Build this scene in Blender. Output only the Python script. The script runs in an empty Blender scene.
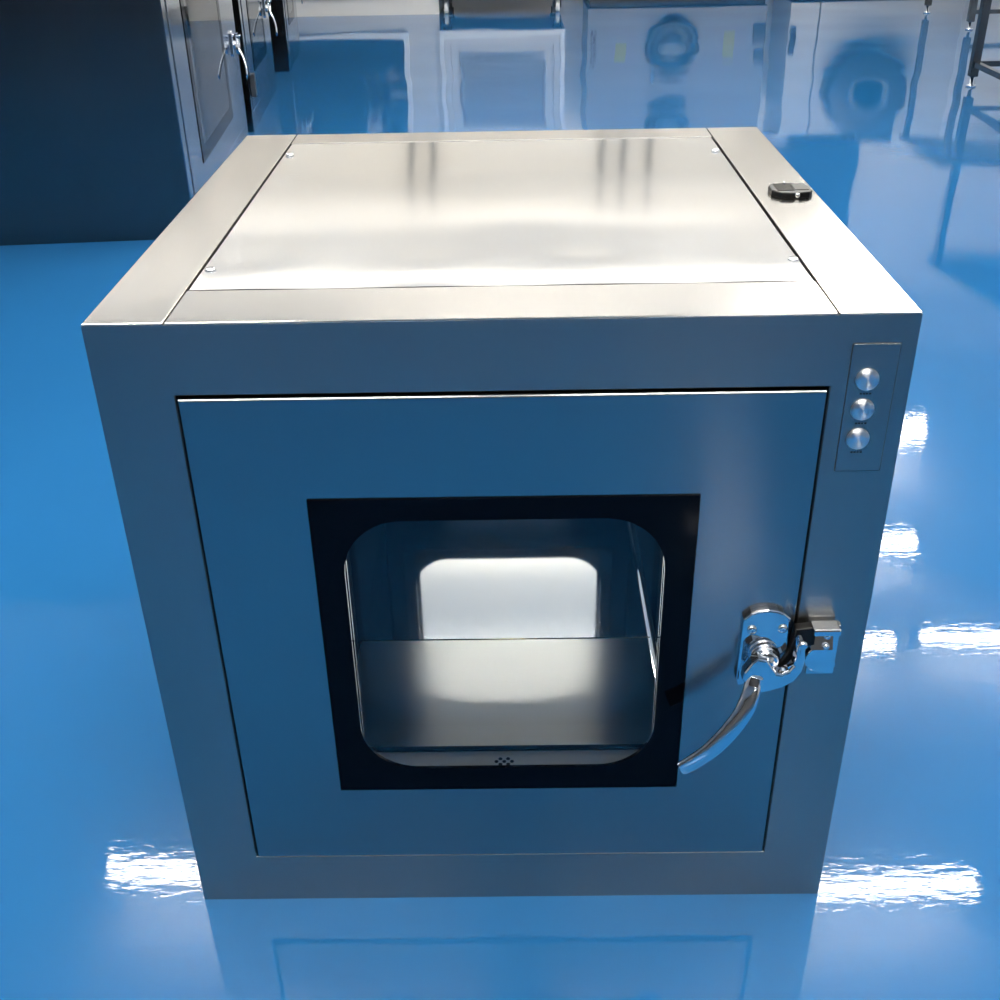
import bpy, bmesh, math, random
from mathutils import Vector, Matrix
random.seed(7)
S = bpy.context.scene
COL = S.collection

# ------------------------------------------------------------------ camera
cam_d = bpy.data.cameras.new('camera')
cam = bpy.data.objects.new('camera', cam_d)
COL.objects.link(cam)
cam.location = (0.0076, -0.8596, 1.0087)
cam.rotation_euler = (1.04410, 0.016935, 0.002391)
cam_d.sensor_width = 36.0
cam_d.lens = 40.574
cam_d.clip_start = 0.02
S.camera = cam

# ------------------------------------------------------------------ world, exposure
world = bpy.data.worlds.new('world')
S.world = world
world.use_nodes = True
world.node_tree.nodes['Background'].inputs[0].default_value = (0.9, 0.95, 1.0, 1)
world.node_tree.nodes['Background'].inputs[1].default_value = 0.0
S.view_settings.view_transform = 'Standard'
S.view_settings.look = 'None'
S.view_settings.gamma = 1.0
S.view_settings.exposure = 0.0
LAMP = 58.0            # brightness of every ceiling lamp diffuser
FILL_UPLIGHT = 14.0         # brightness of the added indirect lamps that whiten the ceiling
CEIL = 3.0
# ceiling lamps read from floor highlights, plus added fill lamps: (x_start, x_end, y)
LAMPS = [
    (-1.76, -0.61, 2.47),
    (0.82, 1.94, 2.47),
    (0.92, 2.06, 3.97),
    (2.14, 3.36, 4.02),
    (1.47, 2.57, 5.22),
    (-4.63, -3.5, 6.38),
    (2.08, 3.02, 6.45),
    (-0.5, 0.7, 3.56),  # added to brighten the chamber floor plates
    (-0.5, 0.7, 2.85),  # added to lengthen the bright patch on the chamber floor
    (-1.3, -0.1, -1.7),  # added fill for the floor in front of the box
    (0.1, 1.3, -1.7),  # added fill, right half of the same pair
    (-0.6, 0.6, -0.2),  # added fill close above the front floor
    (1.1, 1.65, -5.4),
    (-1.8, -0.6, 0.9),
    (0.9, 2.1, 0.9),
    (-4.9, -3.7, 2.76),
    (2.9, 4.1, 1.6),
    (-1.35, -0.15, -0.9),  # added to light the floor before the box, left
    (0.15, 1.35, -0.9),  # added to light the floor before the box, right
    (-4.9, -3.7, 8.0),  # added to brighten the far wall
]

# ------------------------------------------------------------------ materials
def new_mat(name):
    m = bpy.data.materials.new(name)
    m.use_nodes = True
    nt = m.node_tree
    return m, nt, nt.nodes['Principled BSDF']

def N(nt, t, **kw):
    n = nt.nodes.new(t)
    for k, v in kw.items():
        setattr(n, k, v)
    return n

def plain(name, col, rough=0.5, metal=0.0, spec=0.5, coat=0.0, var=0.0):
    m, nt, b = new_mat(name)
    b.inputs['Base Color'].default_value = (*col, 1)
    b.inputs['Roughness'].default_value = rough
    b.inputs['Metallic'].default_value = metal
    b.inputs['Specular IOR Level'].default_value = spec
    b.inputs['Coat Weight'].default_value = coat
    if var:
        tc = N(nt, 'ShaderNodeTexCoord'); no = N(nt, 'ShaderNodeTexNoise')
        no.inputs['Scale'].default_value = 6.0
        mx = N(nt, 'ShaderNodeMix', data_type='RGBA')
        mx.inputs[6].default_value = (*[c * (1 - var) for c in col], 1)
        mx.inputs[7].default_value = (*[min(1, c * (1 + var)) for c in col], 1)
        nt.links.new(tc.outputs['Object'], no.inputs['Vector'])
        nt.links.new(no.outputs[0], mx.inputs[0])
        nt.links.new(mx.outputs[2], b.inputs['Base Color'])
    return m

def steel(name, col=(0.60, 0.60, 0.59), rough=0.22, stretch=(2, 2, 220), bump=0.02, wave=0.0, wave_scale=3.0, smudge=0.05, aniso=0.0, tangent=None):
    """brushed stainless: fine grain stretched along one axis, faint smudges and a slight buckle of the sheet"""
    m, nt, b = new_mat(name)
    b.inputs['Metallic'].default_value = 1.0
    if tangent:
        b.inputs['Anisotropic'].default_value = aniso
        cx = N(nt, 'ShaderNodeCombineXYZ')
        for i in range(3): cx.inputs[i].default_value = tangent[i]
        nt.links.new(cx.outputs[0], b.inputs['Tangent'])
    tc = N(nt, 'ShaderNodeTexCoord')
    mp = N(nt, 'ShaderNodeMapping'); mp.inputs['Scale'].default_value = stretch
    g = N(nt, 'ShaderNodeTexNoise'); g.inputs['Scale'].default_value = 4.0; g.inputs['Detail'].default_value = 3
    nt.links.new(tc.outputs['Object'], mp.inputs['Vector']); nt.links.new(mp.outputs[0], g.inputs['Vector'])
    sm = N(nt, 'ShaderNodeTexNoise'); sm.inputs['Scale'].default_value = 3.0; sm.inputs['Detail'].default_value = 1
    nt.links.new(tc.outputs['Object'], sm.inputs['Vector'])
    mr = N(nt, 'ShaderNodeMapRange')
    mr.inputs['From Min'].default_value = 0.0; mr.inputs['From Max'].default_value = 1.0
    mr.inputs['To Min'].default_value = rough - smudge; mr.inputs['To Max'].default_value = rough + smudge
    nt.links.new(sm.outputs[0], mr.inputs['Value']); nt.links.new(mr.outputs[0], b.inputs['Roughness'])
    mx = N(nt, 'ShaderNodeMix', data_type='RGBA')
    mx.inputs[6].default_value = (*[c * 0.985 for c in col], 1); mx.inputs[7].default_value = (*[min(1, c * 1.015) for c in col], 1)
    nt.links.new(g.outputs[0], mx.inputs[0]); nt.links.new(mx.outputs[2], b.inputs['Base Color'])
    bp = N(nt, 'ShaderNodeBump'); bp.inputs['Strength'].default_value = bump; bp.inputs['Distance'].default_value = 0.002
    nt.links.new(g.outputs[0], bp.inputs['Height'])
    last = bp
    if wave:
        w = N(nt, 'ShaderNodeTexNoise'); w.inputs['Scale'].default_value = wave_scale; w.inputs['Detail'].default_value = 1
        nt.links.new(tc.outputs['Object'], w.inputs['Vector'])
        b2 = N(nt, 'ShaderNodeBump'); b2.inputs['Strength'].default_value = 1.0; b2.inputs['Distance'].default_value = wave
        nt.links.new(w.outputs[0], b2.inputs['Height']); nt.links.new(bp.outputs[0], b2.inputs['Normal'])
        last = b2
    nt.links.new(last.outputs[0], b.inputs['Normal'])
    return m

M = {}
M['steel_front'] = steel('brushed_steel_front', (0.34, 0.335, 0.32), 0.26, (1.5, 200, 200), 0.005, 0.0, 3.0, smudge=0.02, aniso=0.7, tangent=(0, 0, 1))  # front and door steel darkened for the dark surroundings they mirror
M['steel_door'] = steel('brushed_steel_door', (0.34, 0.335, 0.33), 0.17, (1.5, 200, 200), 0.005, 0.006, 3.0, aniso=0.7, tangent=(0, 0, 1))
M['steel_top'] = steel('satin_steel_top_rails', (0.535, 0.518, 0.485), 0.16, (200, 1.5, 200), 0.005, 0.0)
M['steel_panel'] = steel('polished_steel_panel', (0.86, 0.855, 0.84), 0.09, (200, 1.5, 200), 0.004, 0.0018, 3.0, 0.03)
M['steel_chamber'] = steel('brushed_chamber_steel', (0.90, 0.89, 0.86), 0.06, (2, 120, 120), 0.005, 0.0, smudge=0.01)
M['steel_rough'] = steel('coarse_brushed_chamber_steel', (0.92, 0.92, 0.88), 0.35, (3, 160, 160), 0.03, 0.0, smudge=0.0, aniso=0.97, tangent=(0, 1, 0))
M['steel_dark'] = steel('brushed_steel_side', (0.17, 0.17, 0.165), 0.20, (200, 200, 1.5), 0.005, 0.0)  # darkened for the dark room that the tall boxes' sides mirror
M['steel_button'] = plain('turned_steel_button', (0.92, 0.92, 0.93), 0.42, 1.0)
_nt = M['steel_button'].node_tree
_tg = N(_nt, 'ShaderNodeTangent', direction_type='RADIAL', axis='Y')
_nt.links.new(_tg.outputs[0], _nt.nodes['Principled BSDF'].inputs['Tangent'])
_nt.nodes['Principled BSDF'].inputs['Anisotropic'].default_value = 0.9
_nt.nodes['Principled BSDF'].inputs['Anisotropic Rotation'].default_value = 0.25
M['steel_row'] = steel('brushed_steel_row_doors', (0.40, 0.42, 0.44), 0.13, (200, 1.5, 200), 0.01, 0.0)
M['darkened_walls'] = plain('darkened_chamber_walls', (0.012, 0.016, 0.022), 0.7, 0.0, 0.0)  # near-black colour stands in for dark reflections in the steel walls
M['steel_sill'] = steel('matt_steel_sill', (0.75, 0.75, 0.72), 0.55, (2, 120, 120), 0.02, 0.0)
M['chrome'] = plain('polished_chrome', (0.86, 0.86, 0.87), 0.045, 1.0)
M['seam_glint'] = plain('yellow_glint_seam', (0.95, 0.80, 0.45), 0.2, 1.0)  # yellow glint put into the seam's colour
M['gap'] = plain('black_gasket_rubber', (0.006, 0.006, 0.007), 0.6)
M['black_glass'] = plain('black_printed_glass', (0.0012, 0.0016, 0.003), 0.06, 0.0, 0.10)
M['black_plastic'] = plain('black_plastic', (0.004, 0.004, 0.004), 0.35, 0.0, 0.25)
M['black_gloss'] = plain('glossy_black_plastic', (0.002, 0.002, 0.002), 0.08, 0.0, 0.12)
M['grey_plastic'] = plain('dark_grey_plastic', (0.03, 0.03, 0.027), 0.5, 0.0, 0.3)
M['silver'] = plain('silver_pin', (0.9, 0.9, 0.9), 0.15, 1.0)
M['white_paint'] = plain('white_powder_coat', (0.66, 0.64, 0.60), 0.35, var=0.03)
M['white_trim'] = plain('bright_white_trim', (0.90, 0.89, 0.86), 0.3)
M['grey_paint'] = plain('pale_grey_panel', (0.26, 0.26, 0.26), 0.4, var=0.04)
M['dark_paint'] = plain('dark_grey_paint', (0.03, 0.035, 0.04), 0.4)
M['mid_paint'] = plain('mid_grey_paint', (0.16, 0.17, 0.18), 0.4)
M['yellow'] = plain('yellow_sticker', (0.35, 0.32, 0.10), 0.5)
M['wall'] = plain('cream_wall_panel', (0.86, 0.83, 0.77), 0.45, var=0.02)
M['ceiling'] = plain('white_ceiling_panel', (0.90, 0.88, 0.84), 0.6, var=0.02)
M['wall_dark'] = plain('dark_back_wall', (0.07, 0.07, 0.07), 0.6, var=0.1)
M['dark_glass'] = plain('dark_window_glass', (0.01, 0.012, 0.015), 0.05)

def emission(name, col, s):
    m = bpy.data.materials.new(name); m.use_nodes = True
    nt = m.node_tree; nt.nodes.clear()
    o = N(nt, 'ShaderNodeOutputMaterial'); e = N(nt, 'ShaderNodeEmission')
    e.inputs[0].default_value = (*col, 1); e.inputs[1].default_value = s
    nt.links.new(e.outputs[0], o.inputs[0])
    return m
M['lamp'] = emission('lamp_diffuser_light', (1.0, 0.97, 0.92), LAMP)
M['added_uplamp'] = emission('added_uplight_glow', (1.0, 0.96, 0.90), FILL_UPLIGHT)

def glass_mat(name='clear_window_glass', ior=1.27):
    m = bpy.data.materials.new(name); m.use_nodes = True
    nt = m.node_tree; nt.nodes.clear()
    o = N(nt, 'ShaderNodeOutputMaterial'); mx = N(nt, 'ShaderNodeMixShader')
    t = N(nt, 'ShaderNodeBsdfTransparent'); t.inputs[0].default_value = (0.992, 0.995, 0.993, 1)
    g = N(nt, 'ShaderNodeBsdfGlossy'); g.inputs['Roughness'].default_value = 0.02
    g.inputs[0].default_value = (1, 1, 1, 1)
    f = N(nt, 'ShaderNodeFresnel'); f.inputs[0].default_value = ior
    nt.links.new(f.outputs[0], mx.inputs[0]); nt.links.new(t.outputs[0], mx.inputs[1])
    nt.links.new(g.outputs[0], mx.inputs[2]); nt.links.new(mx.outputs[0], o.inputs[0])
    return m
M['glass'] = glass_mat()
M['glass_row'] = glass_mat('reflective_window_glass', 1.6)

def floor_mat():
    m, nt, b = new_mat('blue_epoxy_floor')
    tc = N(nt, 'ShaderNodeTexCoord')
    n1 = N(nt, 'ShaderNodeTexNoise'); n1.inputs['Scale'].default_value = 0.9; n1.inputs['Detail'].default_value = 4
    nt.links.new(tc.outputs['Object'], n1.inputs['Vector'])
    mx = N(nt, 'ShaderNodeMix', data_type='RGBA')
    mx.inputs[6].default_value = (0.0125, 0.102, 0.262, 1); mx.inputs[7].default_value = (0.0155, 0.116, 0.288, 1)
    nt.links.new(n1.outputs[0], mx.inputs[0]); nt.links.new(mx.outputs[2], b.inputs['Base Color'])
    b.inputs['Roughness'].default_value = 0.025
    b.inputs['IOR'].default_value = 1.38
    # slow waves of the poured coat, then fine orange peel that breaks up the lamp highlights
    w = N(nt, 'ShaderNodeTexNoise'); w.inputs['Scale'].default_value = 1.5; w.inputs['Detail'].default_value = 0.5
    nt.links.new(tc.outputs['Object'], w.inputs['Vector'])
    b1 = N(nt, 'ShaderNodeBump'); b1.inputs['Strength'].default_value = 1.0; b1.inputs['Distance'].default_value = 0.009
    nt.links.new(w.outputs[0], b1.inputs['Height'])
    f = N(nt, 'ShaderNodeTexNoise'); f.inputs['Scale'].default_value = 70.0; f.inputs['Detail'].default_value = 3
    mp = N(nt, 'ShaderNodeMapping'); mp.inputs['Scale'].default_value = (0.5, 1.6, 1)
    nt.links.new(tc.outputs['Object'], mp.inputs['Vector']); nt.links.new(mp.outputs[0], f.inputs['Vector'])
    b2 = N(nt, 'ShaderNodeBump'); b2.inputs['Strength'].default_value = 1.0; b2.inputs['Distance'].default_value = 0.00009
    nt.links.new(f.outputs[0], b2.inputs['Height']); nt.links.new(b1.outputs[0], b2.inputs['Normal'])
    nt.links.new(b2.outputs[0], b.inputs['Normal'])
    return m
M['floor'] = floor_mat()

# ------------------------------------------------------------------ mesh helpers
class MB:
    def __init__(s):
        s.bm = bmesh.new()

    def box(s, x0, x1, y0, y1, z0, z1, bev=0.0):
        t = bmesh.new()
        bmesh.ops.create_cube(t, size=1.0)
        for v in t.verts:
            v.co = Vector(((x0 + x1) / 2 + v.co.x * (x1 - x0), (y0 + y1) / 2 + v.co.y * (y1 - y0), (z0 + z1) / 2 + v.co.z * (z1 - z0)))
        if bev:
            bmesh.ops.bevel(t, geom=list(t.edges), offset=bev, segments=2, profile=0.5, affect='EDGES')
        s._merge(t)
        return s

    def _merge(s, t, mat=None):
        if mat is not None:
            bmesh.ops.transform(t, matrix=mat, verts=t.verts)
        vm = {}
        for v in t.verts:
            vm[v] = s.bm.verts.new(v.co)
        for f in t.faces:
            try:
                nf = s.bm.faces.new([vm[v] for v in f.verts]); nf.smooth = f.smooth
            except ValueError:
                pass
        t.free()

    def plate(s, pts, y0, y1, bev=0.0):
        """a flat plate: outline in x,z, thickness from y0 (front) to y1"""
        t = bmesh.new()
        a = [t.verts.new((x, y0, z)) for x, z in pts]
        b = [t.verts.new((x, y1, z)) for x, z in pts]
        fa = t.faces.new(a); t.faces.new(list(reversed(b)))
        n = len(pts)
        for i in range(n):
            t.faces.new((a[i], b[i], b[(i + 1) % n], a[(i + 1) % n]))
        bmesh.ops.recalc_face_normals(t, faces=t.faces)
        if bev:
            es = [e for e in t.edges if all(abs(v.co.y - y0) < 1e-7 for v in e.verts)]
            bmesh.ops.bevel(t, geom=es, offset=bev, segments=3, profile=0.5, affect='EDGES')
        s._merge(t)
        return s

    def ring(s, outer, inner, y0, y1):
        """a plate with a hole; both outlines have the same number of points"""
        t = bmesh.new()
        n = len(outer)
        A = [t.verts.new((x, y0, z)) for x, z in outer]; B = [t.verts.new((x, y0, z)) for x, z in inner]
        C = [t.verts.new((x, y1, z)) for x, z in outer]; D = [t.verts.new((x, y1, z)) for x, z in inner]
        for i in range(n):
            j = (i + 1) % n
            t.faces.new((A[i], A[j], B[j], B[i])); t.faces.new((C[j], C[i], D[i], D[j]))
            t.faces.new((A[j], A[i], C[i], C[j])); t.faces.new((B[i], B[j], D[j], D[i]))
        bmesh.ops.recalc_face_normals(t, faces=t.faces)
        s._merge(t)
        return s

    def leaf(s, rect, hole, y0, y1, c):
        """a door leaf: rectangular with a chamfered front edge and a window hole"""
        t = bmesh.new()
        x0, x1, z0, z1 = rect
        loops = [(hole, y1), (rrect(x0, x1, z0, z1), y1), (rrect(x0, x1, z0, z1), y0 + c), (rrect(x0 + c * 0.13, x1 - c * 0.13, z0 + c * 0.13, z1 - c * 0.13), y0 + c * 0.5), (rrect(x0 + c * 0.5, x1 - c * 0.5, z0 + c * 0.5, z1 - c * 0.5), y0 + c * 0.13), (rrect(x0 + c, x1 - c, z0 + c, z1 - c), y0), (hole, y0)]
        rows = [[t.verts.new((x, y, z)) for x, z in pts] for pts, y in loops]
        rows.append(rows[0])
        n = len(hole)
        for a, b in zip(rows, rows[1:]):
            for i in range(n):
                j = (i + 1) % n
                t.faces.new((a[i], a[j], b[j], b[i]))
        bmesh.ops.recalc_face_normals(t, faces=t.faces)
        s._merge(t)
        return s

    def opening(s, outer, hole, y0, y1, c):
        """a ring plate whose hole has a chamfer of size c towards y0"""
        t = bmesh.new()
        x0, x1, z0, z1 = hole
        loops = [(outer, y1), (outer, y0), (rrect(x0 - c, x1 + c, z0 - c, z1 + c), y0), (rrect(x0, x1, z0, z1), y0 + c), (rrect(x0, x1, z0, z1), y1)]
        rows = [[t.verts.new((x, y, z)) for x, z in pts] for pts, y in loops]
        rows.append(rows[0])
        n = len(outer)
        for a, b in zip(rows, rows[1:]):
            for i in range(n):
                j = (i + 1) % n
                t.faces.new((a[i], a[j], b[j], b[i]))
        bmesh.ops.recalc_face_normals(t, faces=t.faces)
        s._merge(t)
        return s

    def lathe(s, prof, origin, axis='-y', seg=28):
        """profile of (radius, height) turned about an axis through origin"""
        t = bmesh.new()
        rows = []
        for r, h in prof:
            rows.append([t.verts.new((r * math.cos(2 * math.pi * k / seg), r * math.sin(2 * math.pi * k / seg), h)) for k in range(seg)])
        for a, b in zip(rows, rows[1:]):
            for k in range(seg):
                f = t.faces.new((a[k], a[(k + 1) % seg], b[(k + 1) % seg], b[k])); f.smooth = True
        t.faces.new(list(reversed(rows[0]))); t.faces.new(rows[-1])
        bmesh.ops.recalc_face_normals(t, faces=t.faces)
        rot = {'z': Matrix.Identity(4), '-y': Matrix.Rotation(math.pi / 2, 4, 'X'), 'x': Matrix.Rotation(math.pi / 2, 4, 'Y'),
               'y': Matrix.Rotation(-math.pi / 2, 4, 'X')}[axis]
        s._merge(t, Matrix.Translation(origin) @ rot)
        return s

    def sweep(s, pts, radii, seg=16, up=(0, 1, 0)):
        """tube through pts with an elliptical section (a across, b along up) per point"""
        t = bmesh.new()
        P = [Vector(p) for p in pts]
        rows = []
        for i, p in enumerate(P):
            d = (P[min(i + 1, len(P) - 1)] - P[max(i - 1, 0)]).normalized()
            u = Vector(up); u = (u - d * u.dot(d)).normalized(); w = d.cross(u)
            a, b = radii[i]
            rows.append([t.verts.new(p + w * a * math.cos(2 * math.pi * k / seg) + u * b * math.sin(2 * math.pi * k / seg)) for k in range(seg)])
        for a, b in zip(rows, rows[1:]):
            for k in range(seg):
                f = t.faces.new((a[k], a[(k + 1) % seg], b[(k + 1) % seg], b[k])); f.smooth = True
        t.faces.new(list(reversed(rows[0]))); t.faces.new(rows[-1])
        bmesh.ops.recalc_face_normals(t, faces=t.faces)
        s._merge(t)
        return s

    def build(s, name, mat, parent=None):
        me = bpy.data.meshes.new(name)
        s.bm.to_mesh(me); s.bm.free()
        me.materials.append(M[mat] if isinstance(mat, str) else mat)
        o = bpy.data.objects.new(name, me)
        COL.objects.link(o)
        if parent is not None:
            o.parent = parent
        return o

def catmull(pts, n=6):
    P = [Vector(p) for p in pts]
    out = []
    for i in range(len(P) - 1):
        p0, p1, p2, p3 = P[max(i - 1, 0)], P[i], P[i + 1], P[min(i + 2, len(P) - 1)]
        for k in range(n):
            t = k / n
            out.append(0.5 * ((2 * p1) + (p2 - p0) * t + (2 * p0 - 5 * p1 + 4 * p2 - p3) * t * t + (3 * p1 - p0 - 3 * p2 + p3) * t ** 3))
    out.append(P[-1])
    return out

def rrect(x0, x1, z0, z1, r=0.0002, n=10):
    pts = []
    for cx, cz, a0 in ((x1 - r, z1 - r, 0), (x0 + r, z1 - r, 90), (x0 + r, z0 + r, 180), (x1 - r, z0 + r, 270)):
        for k in range(n + 1):
            a = math.radians(a0 + 90 * k / n)
            pts.append((cx + r * math.cos(a), cz + r * math.sin(a)))
    return pts

def tag(o, label=None, cat=None, group=None, kind=None):
    if label: o['label'] = label
    if cat: o['category'] = cat
    if group: o['group'] = group
    if kind: o['kind'] = kind
    return o

def empty(name, loc=(0, 0, 0), rz=0.0):
    o = bpy.data.objects.new(name, None)
    o.empty_display_size = 0.1
    o.location = loc; o.rotation_euler = (0, 0, rz)
    COL.objects.link(o)
    return o

def struct(name, mb, mat, label=None, cat=None):
    o = mb.build(name, mat)
    return tag(o, label, cat, None, 'structure')

# ------------------------------------------------------------------ the room
struct('floor', MB().box(-6.2, 5.2, -6.2, 8.95, -0.1, 0.0), 'floor', 'glossy blue poured epoxy floor with soft reflections', 'floor')
struct('ceiling', MB().box(-6.2, 5.2, -6.2, 8.95, CEIL, CEIL + 0.1), 'ceiling', 'white panel ceiling over the workshop', 'ceiling')
struct('wall_far', MB().box(-6.2, 5.2, 8.85, 8.95, 0, CEIL), 'wall', 'cream panel wall at the far end', 'wall')
struct('wall_left', MB().box(-6.3, -6.2, -6.2, 8.95, 0, CEIL), 'wall', 'cream panel wall on the left', 'wall')
struct('wall_right', MB().box(5.2, 5.3, -6.2, 8.95, 0, CEIL), 'wall', 'cream panel wall on the right', 'wall')
struct('wall_back', MB().box(-6.3, 5.3, -6.3, -6.2, 0, CEIL), 'wall_dark', 'dark wall behind the photographer', 'wall')
for nm, px in (('trim_1', -0.80), ('trim_2', -0.62), ('trim_3', 0.80), ('trim_4', 0.98), ('trim_5', 1.20)):
    struct(nm, MB().box(px - 0.02, px + 0.02, 8.80, 8.849, 1.30, CEIL - 0.002), 'mid_paint', 'grey joint strip running up the far wall', 'trim')

struct('window_1', MB().box(1.95, 2.95, 8.82, 8.849, 1.05, 2.25), 'dark_glass', 'dark window in the far wall', 'window')
for x0, x1, y in LAMPS:
    L = empty('ceiling_lamp', ((x0 + x1) / 2, y, CEIL))
    h = (x1 - x0) / 2
    for a, b in ((-h, -h + 0.03), (h - 0.03, h)):
        MB().box(a, b, -0.05, 0.05, -0.28, -0.16, 0.004).build('end_cap', 'white_paint', L)
    MB().lathe([(0.036, -h + 0.0301), (0.036, h - 0.0301)], (0, 0, -0.22), 'x', 24).build('diffuser', 'lamp', L)
    for sx in (-1, 1):
        MB().lathe([(0.004, -0.1605), (0.004, -0.012), (0.03, -0.011), (0.03, -0.001)], (sx * (h - 0.015), 0, 0), 'z', 12).build('suspension_rod', 'chrome', L)
    tag(L, 'long white lamp hung below the ceiling; some mirror in the blue floor, others are added fill', 'ceiling lamp', 'ceiling lamps over the workshop')

# added indirect lamps: closed below, open at the top, they light the ceiling
for x0, x1, y, drop in ((-3.8, -2.27, 6.75, 0.36), (-3.8, -2.27, 8.1, 0.36), (-2.26, 2.26, 6.75, 0.36), (-2.26, 2.26, 8.1, 0.36), (-0.75, 0.75, 5.15, 0.33), (-0.75, 0.75, 2.2, 0.50)):
    L = empty('added_uplight', ((x0 + x1) / 2, y, CEIL - drop))
    h = (x1 - x0) / 2
    t = MB().box(-h, h, -0.10, 0.10, 0, 0.015, 0.002).box(-h, h, -0.10, -0.092, 0.015, 0.06).box(-h, h, 0.092, 0.10, 0.015, 0.06)
    t.box(-h, -h + 0.004, -0.092, 0.092, 0.015, 0.06).box(h - 0.004, h, -0.092, 0.092, 0.015, 0.06).build('trough', 'white_paint', L)
    MB().box(-h + 0.005, h - 0.005, -0.085, 0.085, 0.016, 0.035).build('diffuser', 'added_uplamp', L)
    for sx in (-1, 1):
        MB().lathe([(0.004, 0.0351), (0.004, drop - 0.012), (0.03, drop - 0.011), (0.03, drop - 0.001)], (sx * (h - 0.04), 0, 0), 'z', 12).build('suspension_rod', 'chrome', L)
    tag(L, 'added unseen trough lamp that shines up to brighten the white ceiling', 'ceiling lamp', 'added uplights below the ceiling')

# ------------------------------------------------------------------ lever latch shared by all pass boxes
def screw(x, y, z, r, parent, axis='-y', h=0.0022, name='screw', mat='chrome'):
    s = MB().lathe([(r, 0), (r, h * 0.4), (r * 0.8, h * 0.85), (r * 0.3, h)], (x, y, z), axis, 18)
    if axis == 'z':
        s.box(x - r * 0.5, x + r * 0.5, y - r * 0.12, y + r * 0.12, z + h * 0.9, z + h * 1.05)
    else:
        s.box(x - r * 0.5, x + r * 0.5, y - h * 1.08, y - h * 0.9, z - r * 0.1, z + r * 0.1)
        s.box(x - r * 0.1, x + r * 0.1, y - h * 1.08, y - h * 0.9, z - r * 0.5, z + r * 0.5)
    return s.build(name, mat, parent)

PLATE = [(0.2215, 0.3825), (0.2283, 0.3890), (0.2350, 0.3920), (0.2445, 0.3930), (0.2530, 0.3915), (0.2590, 0.3885), (0.2655, 0.3825),
         (0.2672, 0.3400), (0.2602, 0.3270), (0.2349, 0.3217), (0.2306, 0.3061), (0.2231, 0.3037), (0.2205, 0.3120)]
BODY = [(0.2226, 0.3354), (0.229, 0.3471), (0.2345, 0.3520), (0.2427, 0.3500), (0.2500, 0.3390), (0.2530, 0.3345), (0.2584, 0.3335), (0.2640, 0.3370),
        (0.2680, 0.3430), (0.2692, 0.3547), (0.2690, 0.3670), (0.2712, 0.3712), (0.2740, 0.3708), (0.2766, 0.3627), (0.2780, 0.3487), (0.2765, 0.3346),
        (0.2706, 0.3239), (0.2601, 0.3168), (0.2474, 0.3122), (0.2353, 0.3102), (0.2258, 0.3190), (0.2215, 0.3270)]
DARK_GAP = [(0.270, 0.3735), (0.2895, 0.3755), (0.2895, 0.3545), (0.2800, 0.3525), (0.2762, 0.3590), (0.2745, 0.3472), (0.2680, 0.3335), (0.2600, 0.3262),
          (0.2545, 0.3235), (0.2535, 0.3290), (0.2614, 0.3350), (0.2673, 0.3473)]
LEVER = [(0.2340, -0.028, 0.3300), (0.2315, -0.031, 0.3225), (0.2285, -0.037, 0.3124), (0.2222, -0.043, 0.2981), (0.2095, -0.049, 0.2802),
         (0.1942, -0.053, 0.2628), (0.1787, -0.055, 0.2497), (0.1680, -0.056, 0.2425), (0.1655, -0.056, 0.2412)]

def latch(door, frame, dx=0.0, dz=0.0, yf=-0.0032):
    """lever latch: shapes are offset by dx, dz from the position on the big box"""
    def o(pts): return [(x + dx, z + dz) for x, z in pts]
    pl = MB().plate(o(PLATE), yf - 0.007, yf, 0.0022).build('latch_plate', 'chrome', door)
    screw(0.2300 + dx, yf - 0.0072, 0.3712 + dz, 0.0046, door, name='latch_screw')
    screw(0.2587 + dx, yf - 0.0072, 0.3720 + dz, 0.0046, door, name='latch_screw')
    hub = MB()
    hub.lathe([(0.0145, 0), (0.0145, 0.004), (0.0140, 0.006), (0.0125, 0.0085), (0.0118, 0.010), (0.0120, 0.011), (0.0112, 0.0125), (0.0092, 0.0135),
               (0.0068, 0.0138), (0.0062, 0.0165), (0.0042, 0.0175)], (0.2440 + dx, yf - 0.007, 0.3420 + dz), '-y', 32)
    hub.build('latch_pivot', 'chrome', door)
    b = MB().plate(o(BODY), yf - 0.027, yf - 0.016, 0.0028)
    b.lathe([(0.0045, 0), (0.0045, 0.004), (0.003, 0.006)], (0.2725 + dx, yf - 0.026, 0.3690 + dz), '-y', 16)
    b.build('latch_hook', 'chrome', door)
    pts = catmull([(x + dx, y, z + dz) for x, y, z in LEVER], 6)
    n = len(pts)
    rad = []
    for i in range(n):
        t = i / (n - 1)
        a = 0.0075 + 0.0022 * min(1, t * 2.2)
        if t > 0.93: a *= max(0.35, math.sqrt(max(0.0, 1 - ((t - 0.93) / 0.07) ** 2)))
        rad.append((a, 0.0045 - 0.001 * t))
    MB().sweep(pts, rad, 20, (0.35, 1, 0.35)).build('lever_handle', 'chrome', door)

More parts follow.
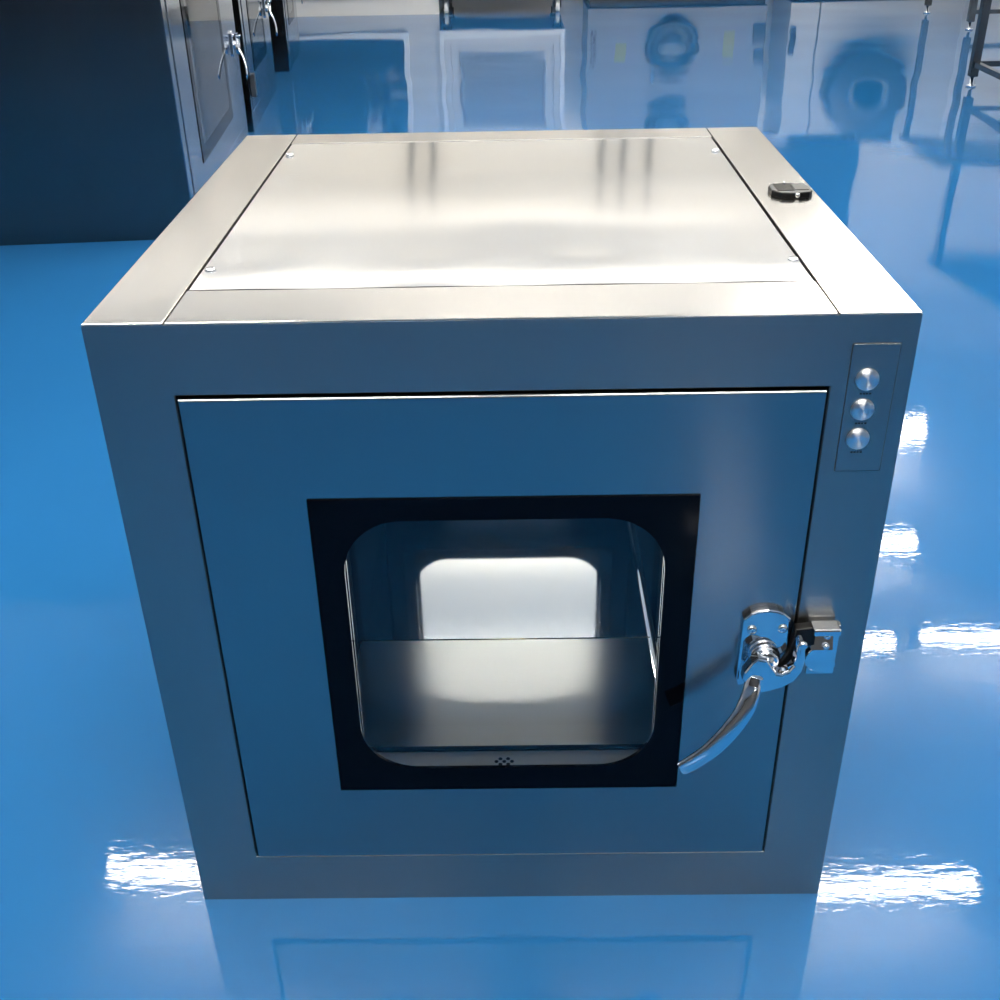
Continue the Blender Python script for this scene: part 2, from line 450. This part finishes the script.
def keeper(frame, dx=0.0, dz=0.0, yf=0.0):
    k = MB()
    k.plate([(0.2885 + dx, 0.3700 + dz), (0.3150 + dx, 0.3700 + dz), (0.3150 + dx, 0.3125 + dz), (0.2885 + dx, 0.3125 + dz)], yf - 0.004, yf, 0.001)
    # raised catch: a folded tab with a lip on top and a rounded bulge below
    k.box(0.2855 + dx, 0.3110 + dx, yf - 0.020, yf - 0.003, 0.3690 + dz, 0.3765 + dz, 0.0018)
    t = bmesh.new()   # slanted tab below the lip
    xa, xb = 0.2862 + dx, 0.3068 + dx
    sec = [(yf - 0.0040, 0.3700 + dz), (yf - 0.0070, 0.3695 + dz), (yf - 0.0150, 0.3500 + dz), (yf - 0.0040, 0.3500 + dz)]
    A = [t.verts.new((xa, y, z)) for y, z in sec]; B = [t.verts.new((xb, y, z)) for y, z in sec]
    t.faces.new(A); t.faces.new(list(reversed(B)))
    for q in range(4):
        t.faces.new((A[q], B[q], B[(q + 1) % 4], A[(q + 1) % 4]))
    bmesh.ops.recalc_face_normals(t, faces=t.faces)
    k._merge(t)
    arc = [(0.3000 + dx + 0.0165 * math.cos(a), 0.3345 + dz + 0.0165 * math.sin(a)) for a in [math.radians(d) for d in range(60, 331, 15)]]
    k.plate(arc, yf - 0.010, yf - 0.004, 0.002)
    kk = k.build('keeper', 'chrome', frame)
    screw(0.3010 + dx, yf - 0.0095, 0.3630 + dz, 0.0034, kk, h=0.004)
    screw(0.3000 + dx, yf - 0.0135, 0.3540 + dz, 0.0034, kk, h=0.004)
    MB().plate([(x + dx, z + dz) for x, z in DARK_GAP], yf - 0.014, yf - 0.0045, 0.0015).build('dark_gap_plate', 'black_plastic', frame)  # black plate added for the dark reflection between hook and keeper

# ------------------------------------------------------------------ a pass box
def make_pass_box(loc, rz, W, H, D, door, gls, win, cham, label, side='steel_front', top=True, buttons=True, latch_at=(0.0, 0.0), group=None, front='steel_front', wr=0.055, doormat='steel_door', hinges=()):
    """W,H,D outer size; front face at local y=0, base centre at local origin.
    door, gls, win = (x0,x1,z0,z1) of the door leaf, the black glazing and its clear opening; cham the same for the chamber"""
    R = empty('pass_box', loc, rz)
    tag(R, label, 'pass box', group)
    dx0, dx1, dz0, dz1 = door
    g = 0.0022
    hw = W / 2
    T = 0.002
    # the outer shell: front sheet with the door opening, the same at the back, sides, bottom
    f = MB()
    f.opening(rrect(-hw, hw, 0, H - T), (dx0 - g, dx1 + g, dz0 - g, dz1 + g), 0.0, 0.004, 0.0010)
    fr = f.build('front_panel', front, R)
    f = MB().ring(rrect(-hw, hw, 0, H - T), rrect(dx0 - g, dx1 + g, dz0 - g, dz1 + g), D - 0.004, D)
    f.build('back_panel', front, R)
    sd = MB()
    sd.box(-hw, -hw + T, 0.0042, D - 0.0042, 0, H - T - 0.0002)
    sd.box(hw - T, hw, 0.0042, D - 0.0042, 0, H - T - 0.0002)
    sd.box(-hw + T, hw - T, 0.0042, D - 0.0042, 0, T)
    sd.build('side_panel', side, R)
    # top: two long rails, two cross rails and the screwed-down centre panel
    rx = hw - 0.067 if top else hw - 0.08
    fy, by = 0.078, D - 0.053
    tp = MB()
    tp.box(-hw, -rx - 0.0006, 0.0, D, H - T, H, 0.0009)
    tp.box(rx + 0.0006, hw, 0.0, D, H - T, H, 0.0009)
    tp.box(-rx + 0.0006, rx - 0.0006, 0.0, fy - 0.0012, H - T, H, 0.0009)
    tp.box(-rx + 0.0006, rx - 0.0006, by + 0.0008, D, H - T, H, 0.0009)
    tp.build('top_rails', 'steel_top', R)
    tg = MB().box(-rx - 0.01, rx + 0.01, fy - 0.01, by + 0.01, H - 0.012, H - 0.0045)
    tg.build('top_gasket', 'gap', R)
    p = MB()
    # slightly buckled sheet
    t = bmesh.new()
    nx, ny = 24, 20
    x0, x1, y0, y1 = -rx + 0.0022, rx - 0.0026, fy + 0.0008, by - 0.0004
    V = [[t.verts.new((x0 + (x1 - x0) * i / nx, y0 + (y1 - y0) * j / ny,
                       H - 0.0008 + 0.0009 * math.exp(-((j - 1.2) / 2.0) ** 2) * (0.7 + 0.5 * math.sin(i * 0.9))))
          for i in range(nx + 1)] for j in range(ny + 1)]
    for j in range(ny):
        for i in range(nx):
            fc = t.faces.new((V[j][i], V[j][i + 1], V[j + 1][i + 1], V[j + 1][i])); fc.smooth = True
    rim = V[0] + [V[j][nx] for j in range(1, ny + 1)] + V[ny][nx - 1::-1] + [V[j][0] for j in range(ny - 1, 0, -1)]
    up = [t.verts.new(v.co) for v in rim]; lo = [t.verts.new((v.co.x, v.co.y, H - 0.0030)) for v in rim]
    for i in range(len(rim)):
        j = (i + 1) % len(rim)
        t.faces.new((up[j], up[i], lo[i], lo[j]))
    t.faces.new(list(reversed(lo)))
    p._merge(t)
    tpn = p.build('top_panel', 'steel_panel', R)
    if top:
        for sx, sy in ((-0.264, 0.572), (-0.264, 0.132), (0.264, 0.558), (0.266, 0.136)):
            screw(sx, sy, H - 0.0008, 0.0052, tpn, 'z', 0.003)
    # chamber: jamb plates behind each door, then floor, ceiling and side walls
    cx0, cx1, cz0, cz1 = cham
    c = MB()
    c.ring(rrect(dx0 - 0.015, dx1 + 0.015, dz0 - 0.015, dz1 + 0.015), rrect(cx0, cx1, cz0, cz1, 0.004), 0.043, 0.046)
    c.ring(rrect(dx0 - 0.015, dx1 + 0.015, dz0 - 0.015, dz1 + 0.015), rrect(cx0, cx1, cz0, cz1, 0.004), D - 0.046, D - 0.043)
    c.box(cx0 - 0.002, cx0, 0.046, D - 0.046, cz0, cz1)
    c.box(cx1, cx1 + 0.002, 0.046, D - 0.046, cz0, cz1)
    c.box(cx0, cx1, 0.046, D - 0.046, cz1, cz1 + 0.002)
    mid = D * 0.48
    ch = c.build('chamber', 'darkened_walls', R)
    MB().box(cx0, cx1, mid, D - 0.046, cz0 - 0.002, cz0).build('rear_floor_plate', 'steel_chamber', ch)
    for sx, xe in ((-1, cx1),):  # cove added on the right only, shaped to catch a bright sliver
        t = bmesh.new()
        q = 0.010
        arc = [(xe + sx * q * (1 - math.sin(a)), cz0 + q * (1 - math.cos(a))) for a in [math.radians(15 * k) for k in range(7)]]
        A = [t.verts.new((x, 0.122, z)) for x, z in arc]; B = [t.verts.new((x, D - 0.048, z)) for x, z in arc]
        for k in range(6):
            fc = t.faces.new((A[k], A[k + 1], B[k + 1], B[k])); fc.smooth = True
        c = MB(); c._merge(t); c.build('glint_cove', 'chrome', ch)
    MB().box(cx0, cx1, 0.120, mid - 0.0015, cz0 - 0.002, cz0).build('front_floor_plate', 'steel_rough', ch)
    MB().sweep([(cx0, mid - 0.0005, cz0 - 0.0004), (cx1, mid - 0.0005, cz0 - 0.0004)], [(0.0014, 0.0014)] * 2, 10, (0, 0, 1)).build('floor_seam', 'seam_glint', ch)
    sl = MB().box(cx0 + 0.001, cx1 - 0.001, 0.047, 0.1165, cz0 - 0.002, cz0 + 0.0005, 0.0005)
    sill = sl.build('sill', 'steel_sill', ch)
    MB().box(cx0 + 0.001, cx1 - 0.001, 0.1166, 0.1199, cz0 - 0.004, cz0 - 0.0004).build('sill_groove', 'gap', ch)
    # the two doors
    def one_door(front_side):
        ri = 0.008 if front_side else wr
        n = MB()
        hole = rrect(gls[0] + 0.008, gls[1] - 0.008, gls[2] + 0.008, gls[3] - 0.008, 0.03)
        n.leaf((dx0, dx1, dz0, dz1), hole, -0.0030, 0.034, 0.0020)
        d = n.build('door', doormat, R)
        if front_side and top:
            hz = win[2] - 0.0089
            for hx, hy in ((-0.004, 0.0095), (0.004, 0.0095), (-0.008, 0.0135), (0, 0.0135), (0.008, 0.0135), (-0.004, 0.0175), (0.004, 0.0175)):
                MB().lathe([(0.0021, 0), (0.0021, 0.0003)], (-0.004 + hx, hy, hz), 'z', 12).build('vent_hole', 'gap', d)
        q = MB()
        q.ring(rrect(*gls), rrect(*win, wr), -0.0050, -0.0010)
        q.ring(rrect(gls[0] + 0.006, gls[1] - 0.006, gls[2] + 0.006, gls[3] - 0.006), rrect(win[0] - 0.004, win[1] + 0.004, win[2] - 0.006, win[3] + 0.006, ri), 0.030, 0.0345)
        q.build('black_glazing_border', 'black_glass', d)
        sp = MB().ring(rrect(gls[0] + 0.010, gls[1] - 0.010, gls[2] + 0.010, gls[3] - 0.010), rrect(win[0] - 0.006, win[1] + 0.006, win[2] - 0.009, win[3] + 0.009, 0.004), -0.0008, 0.0295)
        sp = sp.build('glazing_spacer', 'steel_sill', d)
        w = MB().plate(rrect(win[0] + 0.0002, win[1] - 0.0002, win[2] + 0.0002, win[3] - 0.0002, wr - 0.0002), -0.0044, -0.0014)
        w.build('pane', 'glass' if top else 'glass_row', d)
        w = MB().plate(rrect(win[0] - 0.0038, win[1] + 0.0038, win[2] - 0.0058, win[3] + 0.0058, ri - 0.0002), 0.031, 0.034)
        w.build('pane', 'glass', d)
        k = MB().ring(rrect(dx0 + 0.004, dx1 - 0.004, dz0 + 0.004, dz1 - 0.004), rrect(cx0 - 0.004, cx1 + 0.004, cz0 - 0.004, cz1 + 0.004), 0.0345, 0.0428)
        k.build('gasket', 'gap', d)
        latch(d, fr, *latch_at)
        if not front_side:
            d.rotation_euler = (0, 0, math.pi); d.location = (0, D, 0)
        return d
    one_door(True)
    one_door(False)
    keeper(fr, *latch_at)
    if not top:
        for hz in hinges:
            MB().box(dx0 - 0.03, dx0 + 0.012, -0.022, -0.0032, hz, hz + 0.09, 0.003).build('hinge', 'dark_paint', fr)
    if buttons:
        bx0, bx1, bz0, bz1 = 0.2873, 0.3272, 0.5335, 0.6525
        bp = MB().ring(rrect(bx0, bx1, bz0, bz1, 0.0012, 4), rrect(bx0 + 0.0007, bx1 - 0.0007, bz0 + 0.0007, bz1 - 0.0007, 0.0010, 4), -0.0003, 0.0001).build('panel_edge', 'dark_paint', fr)
        cp = MB().plate(rrect(bx0 + 0.0007, bx1 - 0.0007, bz0 + 0.0007, bz1 - 0.0007, 0.001, 4), -0.0012, 0.0001, 0.0002).build('button_panel', front, R)
        for bz in (0.6205, 0.5930, 0.5655):
            bt = MB().lathe([(0.0098, 0), (0.0098, 0.0010), (0.0092, 0.0024), (0.0088, 0.0032), (0.0040, 0.0030), (0.0012, 0.0030)], (0.3033, -0.0012, bz), '-y', 40)
            bt.build('push_button', 'steel_button', cp)
            lt = MB()
            for q in range(4):
                lt.box(0.2990 + q * 0.0026, 0.3008 + q * 0.0026, -0.00135, -0.0012, bz - 0.0138, bz - 0.0122)
            lt.build('button_legend', 'dark_paint', cp)
    return R

HB = 0.6786
make_pass_box((0, 0, 0), 0.0, 0.680, HB, 0.6866, (-0.2715, 0.2715, 0.0690, 0.6115), (-0.173, 0.173, 0.1675, 0.5135), (-0.146, 0.146, 0.1965, 0.4915),
              (-0.193, 0.193, 0.106, 0.535), 'square stainless steel pass box in the foreground with black-bordered window and three push buttons', group=None)

# black plastic lock on the top
k = empty('plastic_clip', (0.3115, 0.3560, HB))
tag(k, 'small black plastic clip with silver pin on top of the nearest box', 'clip')
t = bmesh.new()
out = [(-0.0215, 0.012), (-0.0165, 0.022), (0.016, 0.022), (0.0215, 0.010), (0.0215, -0.009), (0.017, -0.0155), (0.003, -0.0195), (-0.004, -0.0195), (-0.013, -0.0175), (-0.0215, -0.006)]
mb = MB()
a = [t.verts.new((x, y, 0.0002)) for x, y in out]; b = [t.verts.new((x, y, 0.0060)) for x, y in out]
t.faces.new(list(reversed(a))); tf = t.faces.new(b)
for i in range(len(out)):
    t.faces.new((a[i], a[(i + 1) % len(out)], b[(i + 1) % len(out)], b[i]))
bmesh.ops.bevel(t, geom=list(tf.edges), offset=0.0016, segments=2, profile=0.5, affect='EDGES')
mb._merge(t)
body = mb.build('clip_body', 'black_plastic', k)
MB().box(-0.0160, 0.0020, -0.0105, 0.0185, 0.0055, 0.0065, 0.0004).build('glossy_inset', 'black_gloss', k)
MB().box(0.0030, 0.0180, -0.0085, 0.0185, 0.0055, 0.0067, 0.0004).build('grey_inset', 'grey_plastic', k)
MB().lathe([(0.0028, 0), (0.0026, 0.0025), (0.0014, 0.0034)], (0.0030, -0.0185, 0.0034), '-y', 18).build('pin', 'silver', k)
MB().lathe([(0.0012, 0), (0.0010, 0.0022)], (-0.0030, 0.0195, 0.0060), 'z', 10).build('nub', 'silver', k)

# ------------------------------------------------------------------ row of tall pass boxes on the left
rot = math.pi / 2 + math.atan(0.075)
def row_box(y0, y1, xc, H, D, win, label, near, latch_dz=0.04):
    W = y1 - y0
    ym = (y0 + y1) / 2
    x = xc
    hw = W / 2
    door = (-hw + 0.06, hw - 0.13, 0.075, H - 0.09)
    w0, w1, wz0, wz1 = win
    gl = (w0 - 0.045, w1 + 0.045, wz0 - 0.045, wz1 + 0.045)
    return make_pass_box((x, ym, 0), rot, W, H, D, door, gl, win, (w0 - 0.04, w1 + 0.04, 0.12, H - 0.15), label,
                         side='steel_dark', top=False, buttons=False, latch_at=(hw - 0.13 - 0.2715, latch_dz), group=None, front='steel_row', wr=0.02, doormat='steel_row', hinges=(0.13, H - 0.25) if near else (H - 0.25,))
row_box(2.465, 3.775, -0.978, 1.25, 1.05, (-0.35, 0.26, 0.205, 1.02), 'tall stainless pass box nearest on the left, its dark side facing the camera', False)
row_box(3.930, 4.870, -1.072, 1.25, 1.05, (-0.22, 0.17, 0.25, 1.02), 'second tall steel pass box in the left row, behind the nearest one', True)
row_box(5.370, 6.060, -1.150, 1.25, 1.05, (-0.14, 0.10, 0.25, 1.02), 'farthest tall steel pass box of the left row, seen only in part', False)

# ------------------------------------------------------------------ things along the far wall
def cabinet_glass():
    c = empty('glass_door_cabinet', (-1.05, 7.58, 0))
    tag(c, 'white cabinet with dark glass door at the far end, beside the left steel row', 'cabinet')
    b = MB(); b.ring(rrect(-0.60, 0.60, 0.0, 2.0), rrect(-0.50, 0.33, 0.12, 1.85), 0.0, 0.05)
    b.box(-0.60, -0.58, 0.05, 0.6, 0, 2.0); b.box(0.58, 0.60, 0.05, 0.6, 0, 2.0); b.box(-0.58, 0.58, 0.05, 0.6, 1.98, 2.0); b.box(-0.58, 0.58, 0.58, 0.6, 0, 1.98)
    b.build('body', 'white_paint', c)
    d = MB().ring(rrect(-0.50, 0.38, 0.11, 1.87), rrect(-0.46, 0.345, 0.15, 1.83), -0.02, -0.001).build('door', 'white_trim', c)
    MB().box(-0.46, 0.345, -0.012, -0.006, 0.15, 1.83).build('pane', 'dark_glass', d)
    MB().box(0.350, 0.362, -0.045, -0.02, 0.9, 1.15, 0.003).build('handle', 'chrome', d)
cabinet_glass()

def caster_unit():
    c = empty('wheeled_filter_unit', (-0.015, 7.55, 0))
    tag(c, 'white boxy unit on small casters at the far end', 'wheeled unit')
    b = MB(); b.box(-0.435, 0.435, 0.03, 0.70, 0.10, 1.25, 0.004); b.ring(rrect(-0.435, 0.435, 0.10, 1.25), rrect(-0.36, 0.36, 0.20, 1.15), 0.0, 0.03)
    b.build('body', 'white_paint', c)
    MB().ring(rrect(-0.435, 0.435, 0.10, 1.25), rrect(-0.405, 0.405, 0.13, 1.22), -0.02, -0.0005).build('rim', 'white_trim', c)
    g = MB(); g.ring(rrect(-0.30, 0.30, 0.29, 0.80), rrect(-0.28, 0.28, 0.31, 0.78), 0.012, 0.029)
    for i in range(12):
        z = 0.325 + i * 0.038
        g.box(-0.28, 0.28, 0.014, 0.026, z, z + 0.022)
    g.build('louvre', 'grey_paint', c)
    for x in (-0.385, 0.385):
        for y in (0.06, 0.64):
            w = empty('caster', (x, y, 0)); w.parent = c
            MB().lathe([(0.030, -0.013), (0.037, -0.010), (0.037, 0.010), (0.030, 0.013)], (0, 0, 0.037), 'x', 24).build('wheel', 'white_trim', w)
            MB().box(-0.024, -0.016, -0.022, 0.022, 0.03, 0.092).box(0.016, 0.024, -0.022, 0.022, 0.03, 0.092).box(-0.032, 0.032, -0.032, 0.032, 0.088, 0.0995).build('fork', 'dark_paint', w)
caster_unit()

def equipment():
    c = empty('equipment_cabinet', (1.265, 8.05, 0))
    tag(c, 'wide pale grey far cabinet with round dark port, right of the unit on casters', 'cabinet')
    MB().box(-0.655, 0.655, 0.0, 0.6, 0.035, 1.05, 0.004).build('body', 'grey_paint', c)
    MB().box(-0.64, 0.64, 0.03, 0.58, 0.0, 0.035).build('plinth', 'dark_paint', c)
    for cz, r in ((0.31, 0.20), (0.86, 0.17)):
        p = MB().lathe([(r, 0), (r, 0.05), (r * 0.8, 0.05), (r * 0.78, 0.02), (r * 0.55, 0.02)], (-0.03, 0, cz), '-y', 40).build('round_port', 'dark_paint', c)
        MB().lathe([(r * 0.52, 0), (r * 0.50, 0.045), (r * 0.2, 0.055)], (-0.03, 0.0, cz), '-y', 32).build('port_cover', 'mid_paint', p)
    MB().box(-0.45, -0.37, -0.004, 0, 0.26, 0.42).build('sticker', 'yellow', c)
    MB().box(0.35, 0.43, -0.004, 0, 0.22, 0.44).build('sticker', 'yellow', c)
    MB().lathe([(0.022, 0), (0.020, 0.04), (0.01, 0.045)], (-0.16, 0, 0.50), '-y', 18).build('knob', 'chrome', c)
    w = MB()
    for i in range(8):
        z = 0.20 + i * 0.032
        w.box(-0.63, -0.585, -0.004, 0, z, z + 0.008); w.box(-0.63 + 0.02 * (i % 2), -0.615 + 0.02 * (i % 2), -0.004, 0, z + 0.008, z + 0.024)
    w.build('lettering', 'dark_paint', c)
    MB().box(0.56, 0.65, -0.03, 0, 0.15, 0.26, 0.004).build('hinge', 'dark_paint', c)
    MB().box(0.58, 0.65, -0.03, 0, 0.33, 0.44, 0.004).build('hinge', 'dark_paint', c)
    c = empty('panel_cabinet', (2.72, 8.05, 0))
    tag(c, 'pale far cabinet right of the cabinet with the round port', 'cabinet')
    MB().box(-0.63, -0.42, 0.0, 0.6, 0.02, 0.95, 0.004).box(-0.41, 0.63, 0.0, 0.6, 0.02, 0.95, 0.004).build('body', 'white_paint', c)
    MB().box(-0.61, 0.61, 0.03, 0.58, 0.0, 0.02).build('plinth', 'dark_paint', c)
    MB().box(-0.62, -0.58, -0.03, 0, 0.20, 0.38, 0.004).build('hinge', 'dark_paint', c)
    # round dark blower housing standing in front of it
    b = empty('blower', (2.66, 7.929, 0))
    tag(b, 'round dark blower fixed to the front of the far right cabinet', 'blower')
    MB().lathe([(0.27, 0), (0.30, 0.02), (0.30, 0.22), (0.27, 0.24), (0.15, 0.24)], (0, 0.12, 0.62), '-y', 40).build('housing', 'dark_paint', b)
    MB().lathe([(0.15, 0), (0.15, 0.03), (0.12, 0.03), (0.11, 0.0)], (0, -0.12, 0.62), '-y', 32).build('inlet_ring', 'mid_paint', b)
    MB().box(-0.05, 0.24, -0.09, 0.10, 0.72, 1.02, 0.01).build('outlet', 'dark_paint', b)
equipment()

def bench(x0, x1, y0, y1, label, lz=0.10, side_rails=True):
    cx, cy = (x0 + x1) / 2, (y0 + y1) / 2
    c = empty('work_table', (cx, cy, 0))
    tag(c, label, 'table')
    hx, hy = (x1 - x0) / 2, (y1 - y0) / 2
    for sx in (-1, 1):
        for sy in (-1, 1):
            l = MB().box(sx * hx - 0.019, sx * hx + 0.019, sy * hy - 0.019, sy * hy + 0.019, 0.045, 0.78, 0.003).build('leg', 'steel_dark', c)
            MB().lathe([(0.022, 0), (0.022, 0.008), (0.009, 0.012), (0.009, 0.046)], (sx * hx, sy * hy, 0), 'z', 18).build('foot', 'chrome', l)
    r = MB()
    for sx in ((-1, 1) if side_rails else ()):
        r.box(sx * hx - 0.012, sx * hx + 0.012, -hy + 0.02, hy - 0.02, lz - 0.012, lz + 0.012)
    for sy in ((-1, 1) if side_rails else (-1,)):
        r.box(-hx + 0.02, hx - 0.02, sy * hy - 0.012, sy * hy + 0.012, lz - 0.012, lz + 0.012)
    r.build('lower_rail', 'steel_dark', c)
    MB().box(-hx - 0.04, hx + 0.04, -hy - 0.04, hy + 0.04, 0.78, 0.82, 0.004).build('table_top', 'steel_front', c)
bench(2.165, 2.95, 3.45, 4.64, 'nearer steel work table whose dark leg stands at the right edge of the photo')
bench(2.79, 3.95, 6.42, 7.2, 'farther steel work table behind the nearer one at the right edge', 0.10, False)

# ------------------------------------------------------------------ render settings that belong to the scene
S.cycles.use_denoising = True
S.cycles.max_bounces = 14
S.cycles.glossy_bounces = 10
S.cycles.diffuse_bounces = 5
S.cycles.transparent_max_bounces = 32
S.cycles.sample_clamp_indirect = 6.0
